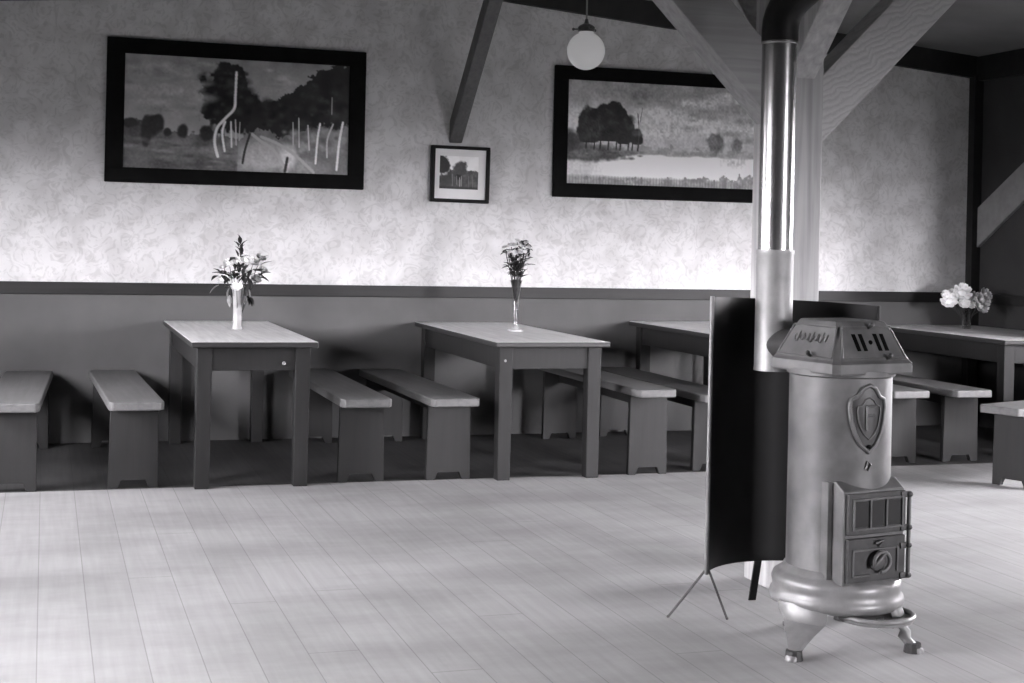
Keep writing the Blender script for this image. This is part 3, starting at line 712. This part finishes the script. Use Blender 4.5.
# lid: square hood with sloping sides, rim and rounded corners
def sq_ring(bm, s, z, c):
    h = s/2; pts = [(h-c, -h), (h, -h+c), (h, h-c), (h-c, h), (-h+c, h), (-h, h-c), (-h, -h+c), (-h+c, -h)]
    return [bm.verts.new((x, y, z)) for x, y in pts]
b = MB(); LS = .352
rings = [sq_ring(b.bm, s, z, c) for s, z, c in ((LS-.03, .912, .02), (LS-.004, .914, .02), (LS, .920, .02), (LS-.002, .950, .02), (LS-.012, .956, .02), (LS-.020, .960, .018), (.222, 1.078, .016), (.212, 1.086, .016), (.195, 1.088, .014))]
for A, Bq in zip(rings, rings[1:]):
    for i in range(8): b.bm.faces.new((A[i], A[(i+1) % 8], Bq[(i+1) % 8], Bq[i]))
b.bm.faces.new(rings[0][::-1]); b.bm.faces.new(rings[-1])
lid = b.build('lid', M['cast'], st, False)
# frame of the sloping lid faces: local u across, w up the slope, n outwards
def face_mat(side):
    z0, z1 = .960, 1.078; h0, h1 = (LS-.020)/2, .111
    up = Vector((0, -(h1-h0)*-1, z1-z0))              # front face (-y): going up moves towards +y
    up = Vector((0, h0-h1, z1-z0)).normalized(); nr = Vector((0, -(z1-z0), h0-h1)).normalized()
    c = Vector((0, -(h0+h1)/2, (z0+z1)/2))
    m = Matrix(((1, up.x, nr.x, c.x), (0, up.y, nr.y, c.y), (0, up.z, nr.z, c.z), (0, 0, 0, 1)))
    ang = {'front': 0, 'left': -PI/2}[side]
    return Matrix.Rotation(ang, 4, 'Z') @ m
FM, LM = face_mat('front'), face_mat('left')
b = MB()
for u in (-.060, -.031, .033, .062):
    b = MB(); b.prism([(u-.004, -.030), (u+.012, -.030), (u+.004, .030), (u-.012, .030)], 2, -.004, .0015, 0, FM); b.build('vent_slot', M['soot'], lid)
b = MB(); b.ball((FM @ Vector((.002, .0, 0))), .008); b.build('vent_hole', M['soot'], lid)
b = MB()     # raised border of the front and left panels
for m4 in (FM, LM):
    for (x0, y0, x1, y1) in ((-.138, -.056, .138, -.056), (-.106, .054, .106, .054), (-.138, -.056, -.106, .054), (.138, -.056, .106, .054)):
        b.tube([m4 @ Vector((x0, y0, .001)), m4 @ Vector((x1, y1, .001))], .0035, 6)
b.build('panel_moulding', M['cast'], lid, True)
b = MB()     # scrolled relief lettering, worn
for i, x in enumerate((-.070, -.045, -.022, 0, .024, .048, .070)):
    hgt = .026 if i in (0, 3, 5) else .018
    pts = [LM @ Vector((x + .010*math.cos(a), .010 + hgt*.6*math.sin(a), .001)) for a in [2.4 + k5*.75 for k5 in range(7)]]
    b.tube(pts, .0028, 6)
    b.tube([LM @ Vector((x+.010, .012+hgt*.7, .001)), LM @ Vector((x+.006, .010-hgt*.7, .001))], .0028, 6)
b.build('relief_lettering', M['cast'], lid, True)
for m4, u, w in ((FM, .012, .052), (FM, .055, -.058), (LM, .035, -.055)):
    b = MB(); c = m4 @ Vector((u, w, 0)); n = (m4.to_3x3() @ Vector((0, 0, 1)))
    b.tube([c, c + n*.012, c + n*.018 + Vector((0, 0, .004))], [.005, .006, .007], 10); b.ball(c + n*.018 + Vector((0, 0, .004)), .0085); b.build('stud', M['castdark'], lid, True)
# shield on the body front
def on_body(u, z, off): # u = arc length on the front of the body
    a = (u-.028)/RB; return Vector(((RB+off)*math.sin(a), -(RB+off)*math.cos(a), z))
zs = .772
out = [(0, .108), (.022, .098), (.040, .070), (.062, .062), (.066, .035), (.060, -.010), (.048, -.052), (.028, -.088), (0, -.112), (-.028, -.088), (-.048, -.052), (-.060, -.010), (-.066, .035), (-.062, .062), (-.040, .070), (-.022, .098)]
b = MB(); b.tube([on_body(u, zs+v, .004) for u, v in out], .0075, 10, closed=True)
sh = b.build('shield_emblem', M['cast'], st, True, 60)
b = MB()
ring_o = [b.bm.verts.new(on_body(u, zs+v, .003)) for u, v in out]; ring_i = [b.bm.verts.new(on_body(u*.5, zs+v*.5, .007)) for u, v in out]; cv_ = b.bm.verts.new(on_body(0, zs, .008))
for i in range(16):
    j = (i+1) % 16; b.bm.faces.new((ring_o[i], ring_o[j], ring_i[j], ring_i[i])); b.bm.faces.new((ring_i[i], ring_i[j], cv_))
b.build('shield_field', M['castdark'], sh, True)
b = MB()
for p0, p1 in (((-.010, -.040), (-.010, .040)), ((-.010, .040), (.020, .040)), ((-.010, .010), (.012, .010))):
    b.tube([on_body(p0[0], zs+p0[1], .010), on_body((p0[0]+p1[0])/2, zs+(p0[1]+p1[1])/2, .011), on_body(p1[0], zs+p1[1], .010)], .0045, 8)
b.tube([on_body(u*.62, zs+v*.62, .008) for u, v in out], .003, 8, closed=True)
b.build('shield_letter', M['cast'], sh, True)
b = MB(); b.ball(on_body(0, zs-.094, .012), .007); b.build('shield_stud', M['soot'], sh, True)
b = MB()
for i in (1,): b.tube([on_body(-.03+i*.022, .60, .002), on_body(-.022+i*.022, .628, .006), on_body(-.012+i*.022, .618, .004), on_body(-.02+i*.022, .598, .002)], .004, 8)
b.build('relief_scroll', M['cast'], st, True)
# door box
BW, BY, BZ0, BZ1 = .265, -.178, .225, .545
b = MB(); b.prism([(BY, BZ0), (BY, BZ1-.012), (-.135, BZ1+.018), (-.03, BZ1+.018), (-.03, BZ0)], 0, -BW/2, BW/2, .006); box = b.build('door_box', M['cast'], st)
for sx in (-1, 1):
    b = MB(); b.prism([(sx*(BW/2+.002), -.128), (sx*(BW/2+.002), -.02), (sx*(BW/2+.016), -.02), (sx*(BW/2+.016), -.118)], 2, .225, .56, .003); b.build('side_flange', M['cast'], st)
def door(z0, z1, nm):
    b = MB(); b.box(-BW/2+.010, BW/2-.006, BY-.014, BY+.004, z0, z1, .004); return b.build(nm, M['castdark'], st)
d1 = door(.392, .528, 'fire_door'); d2 = door(.236, .380, 'ash_door')
b = MB(); f0 = BY-.014
for x0, x1 in ((-.108, -.100), (-.036, -.028), (.034, .042), (.104, .112)): b.box(x0, x1, f0-.007, f0+.002, .408, .512, .002)
for z0, z1 in ((.408, .415), (.505, .512)): b.box(-.100, .104, f0-.007, f0+.002, z0, z1, .002)
b.build('mica_frame', M['cast'], d1)
for x0, x1 in ((-.097, -.039), (-.025, .031), (.045, .101)):
    b = MB(); b.box(x0, x1, f0-.002, f0+.002, .418, .502); pn = b.build('mica_pane', M['mica'], d1)
b = MB()
for x0, x1, z0, z1 in ((-.106, -.099, .256, .345), (-.106, -.030, .255, .262), (-.106, .092, .339, .346), (.085, .092, .262, .346)): b.box(x0, x1, f0-.006, f0+.002, z0, z1, .002)
b.build('ash_frame', M['cast'], d2)
b = MB(); b.lathe([(.002, 0), (.030, 0), (.034, .004), (.030, .010), (.012, .014), (.002, .022)], 24, Matrix.Translation((.0, f0, .305)) @ Matrix.Rotation(PI/2, 4, 'X')); b.build('spin_damper', M['cast'], d2, True, 40)
b = MB(); b.tube([(.005 + .034*math.cos(a), f0-.022, .303 + .032*math.sin(a)) for a in [math.radians(x) for x in range(200, -101, -20)]], .007, 10)
b.tube([(-.030, f0-.010, .288), (-.020, f0-.024, .300), (.0, f0-.026, .318), (.018, f0-.02, .330)], .008, 10); b.tube([(-.012, f0-.008, .362), (.016, f0-.012, .372), (.006, f0-.004, .352)], .005, 8); b.build('latch_handle', M['cast'], d2, True)
b = MB(); hx = BW/2+.004; b.tube([(hx, f0-.004, .238), (hx, f0-.004, .525)], .007, 10)
b.build('hinge_rod', M['cast'], st, True)
for z in (.245, .345, .405, .515):
    b = MB(); b.ball((hx, f0-.004, z), .0125, (1, 1, .9)); b.box(hx-.035, hx-.002, f0-.006, f0+.004, z-.010, z+.010, .002); b.build('hinge', M['castdark'], st, True, 40)
# ash lip at the base
b = MB(); outl = [(-.10, -.13)] + [(.03 + .125*math.cos(a), -.165 + .115*math.sin(a)) for a in [PI + k6*PI/16 for k6 in range(17)]] + [(.155, -.13)]
b.prism(outl, 2, .100, .112, .003); lip = b.build('ash_lip', M['base'], st)
b = MB(); b.tube([(x, y, .118) for x, y in outl], .009, 10); b.build('lip_rim', M['base'], lip, True)
b = MB(); b.box(-.03, -.005, -.240, -.225, .112, .124, .003); b.build('lip_catch', M['castdark'], lip)
# four legs (world targets turned into stove space)
inv = Matrix.Rotation(-SR, 3, 'Z')
for fx, fy in ((2.335, -5.345), (2.755, -5.355), (2.742, -4.945), (2.53, -4.985)):
    p = inv @ Vector((fx-SX, fy-SY, 0)); d = p.normalized(); s = Vector((-d.y, d.x, 0)); R = p.length
    big = fx < 2.4
    sec = [(.200, .150, .088 if big else .045), (.214, .120, .086 if big else .042), (.216, .095, .074 if big else .030), (R*.5+.112, .068, .052 if big else .018), (R-.022, .046, .034 if big else .016), (R+.002, .026, .022), (R+.014, .012, .024), (R+.014, 0, .025)]
    b = MB(); prev = None
    for i, (r_, z, w) in enumerate(sec):
        th = .014 if i < 4 else .018
        if i >= 6: th = .024
        sh_ = -.035*max(0, z-.03)/.12 if big else 0
        row = [b.bm.verts.new(d*(r_+q*th) + s*(w*e + sh_) + Vector((0, 0, z))) for q, e in ((1, -.75), (1.3, -.3), (1.3, .3), (1, .75), (-.2, 1), (-.9, .6), (-.9, -.6), (-.2, -1))]
        if prev:
            for j in range(8): b.bm.faces.new((prev[j], prev[(j+1) % 8], row[(j+1) % 8], row[j]))
        else: b.bm.faces.new(row)
        prev = row
    b.bm.faces.new(prev[::-1]); lg = b.build('leg', M['base'], st, True, 50)
    b = MB()
    A, Bq = [[b.bm.verts.new(d*(R+.010+math.cos(PI*q/6+.26)*rr) + s*math.sin(PI*q/6+.26)*rr + Vector((0, 0, zz))) for q in range(12)] for rr, zz in ((.030, 0), (.026, .032))]
    b.bm.faces.new(A[::-1]); b.bm.faces.new(Bq)
    for i in range(12): b.bm.faces.new((A[i], A[(i+1) % 12], Bq[(i+1) % 12], Bq[i]))
    b.build('foot', M['castdark'], lg)

# ------------------------------------------------------------------ stove pipe
PP = (2.508, -4.825)
sp_ = thing('stove_pipe', 'shiny metal stove pipe rising in front of the timber post', 'pipe', (PP[0], PP[1], 0))
b = MB(); b.lathe([(.064, .885), (.0685, .885), (.0685, .892), (.067, .90), (.067, 1.30), (.069, 1.305), (.069, 1.32), (.064, 1.32)], 40); b.build('lower_section', M['pipelow'], sp_, True, 35)
b = MB(); b.lathe([(.060, 1.30), (.0625, 1.30), (.0625, 2.06), (.0655, 2.064), (.0655, 2.085), (.060, 2.085)], 40); b.build('upper_section', M['pipe'], sp_, True, 35)
q0 = Vector((SX - PP[0], SY - PP[1], 0)); q0 = q0*((q0.length - .172)/q0.length) + Vector((0, 0, .86 + .12))
b = MB(); b.tube([Vector((0, 0, .98)), Vector((q0.x*.55, q0.y*.55, .98)), q0], .060, 32); b.build('flue_outlet', M['castdark'], sp_, True, 40)
pth = [(0, 0, 2.07), (0, 0, 2.11)] + [(.70*(.16 - .16*math.cos(a)), -.71*(.16 - .16*math.cos(a)), 2.11 + .16*math.sin(a)) for a in [math.radians(x) for x in (10, 20, 30, 40, 50)]] + [(.21, -.213, 2.43), (.42, -.426, 2.68)]
b = MB(); b.tube(pth, .066, 32); b.build('shaded_sooty_elbow', M['pipetop'], sp_, True, 40)  # dark colour holds both soot and the shadow up there

# ------------------------------------------------------------------ curved stove screen
AC = Vector((2.53, -5.00, 0)); RX, RY = .315, .315
sc_ = thing('stove_screen', 'curved black sheet iron screen standing behind the stove', 'screen', (AC.x, AC.y, 0))
def arc(t):  # t 0..1 from the left end to the right end
    a = math.radians(146 - 138*t); return Vector((RX*math.cos(a)*(1 + .05*t), RY*math.sin(a), 0))
NS = 48; b = MB(); th = .002
g4 = []
for i in range(NS+1):
    t = i/NS; p = arc(t); n = Vector((p.x, p.y, 0)).normalized()
    z0, z1 = .165, 1.147 - .022*t
    g4.append([b.bm.verts.new(p + n*th*e + Vector((0, 0, z))) for e, z in ((0, z0), (0, z1), (1, z1), (1, z0))])
for A, Bq in zip(g4, g4[1:]):
    for j in range(4): b.bm.faces.new((A[j], A[(j+1) % 4], Bq[(j+1) % 4], Bq[j]))
b.bm.faces.new(g4[0]); b.bm.faces.new(g4[-1][::-1])
b.build('curved_sheet', M['sheet'], sc_, True, 50)
b = MB(); p = arc(0); b.tube([p + Vector((-.005, 0, .160)), p + Vector((-.005, 0, 1.150))], .008, 10); b.build('edge_strip', M['rim'], sc_, True)
p1 = arc(1); b = MB(); b.tube([p1 + Vector((0, 0, .160)), p1 + Vector((0, 0, 1.126))], .006, 10); b.build('edge_strip', M['sheet'], sc_, True)
for end, feet in ((arc(0), ((2.14, -4.777), (2.336, -4.85))), (arc(1), ((2.93, -4.90), (2.86, -5.09)))):
    for fx, fy in feet:
        b = MB(); e = Vector((fx, fy, .004)) - AC; b.tube([end + Vector((0, 0, .185)), e], .0045, 8); b.ball(e + Vector((0, 0, .002)), .0055); b.build('wire_leg', M['wire'], sc_, True)
b = MB(); pm = arc(.36); f_ = Vector((2.56, -4.606, 0)) - AC
tp = pm + Vector((.055, .006, .22)); s_ = Vector((.014, 0, 0)); n_ = Vector((0, .004, 0))
A = [b.bm.verts.new(tp + a*s_ + c*n_) for a, c in ((-1, -1), (1, -1), (1, 1), (-1, 1))]; Bq = [b.bm.verts.new(f_ + a*s_ + c*n_) for a, c in ((-1, -1), (1, -1), (1, 1), (-1, 1))]
b.bm.faces.new(A); b.bm.faces.new(Bq[::-1])
for i in range(4): b.bm.faces.new((A[i], A[(i+1) % 4], Bq[(i+1) % 4], Bq[i]))
b.build('back_leg', M['sheet'], sc_)
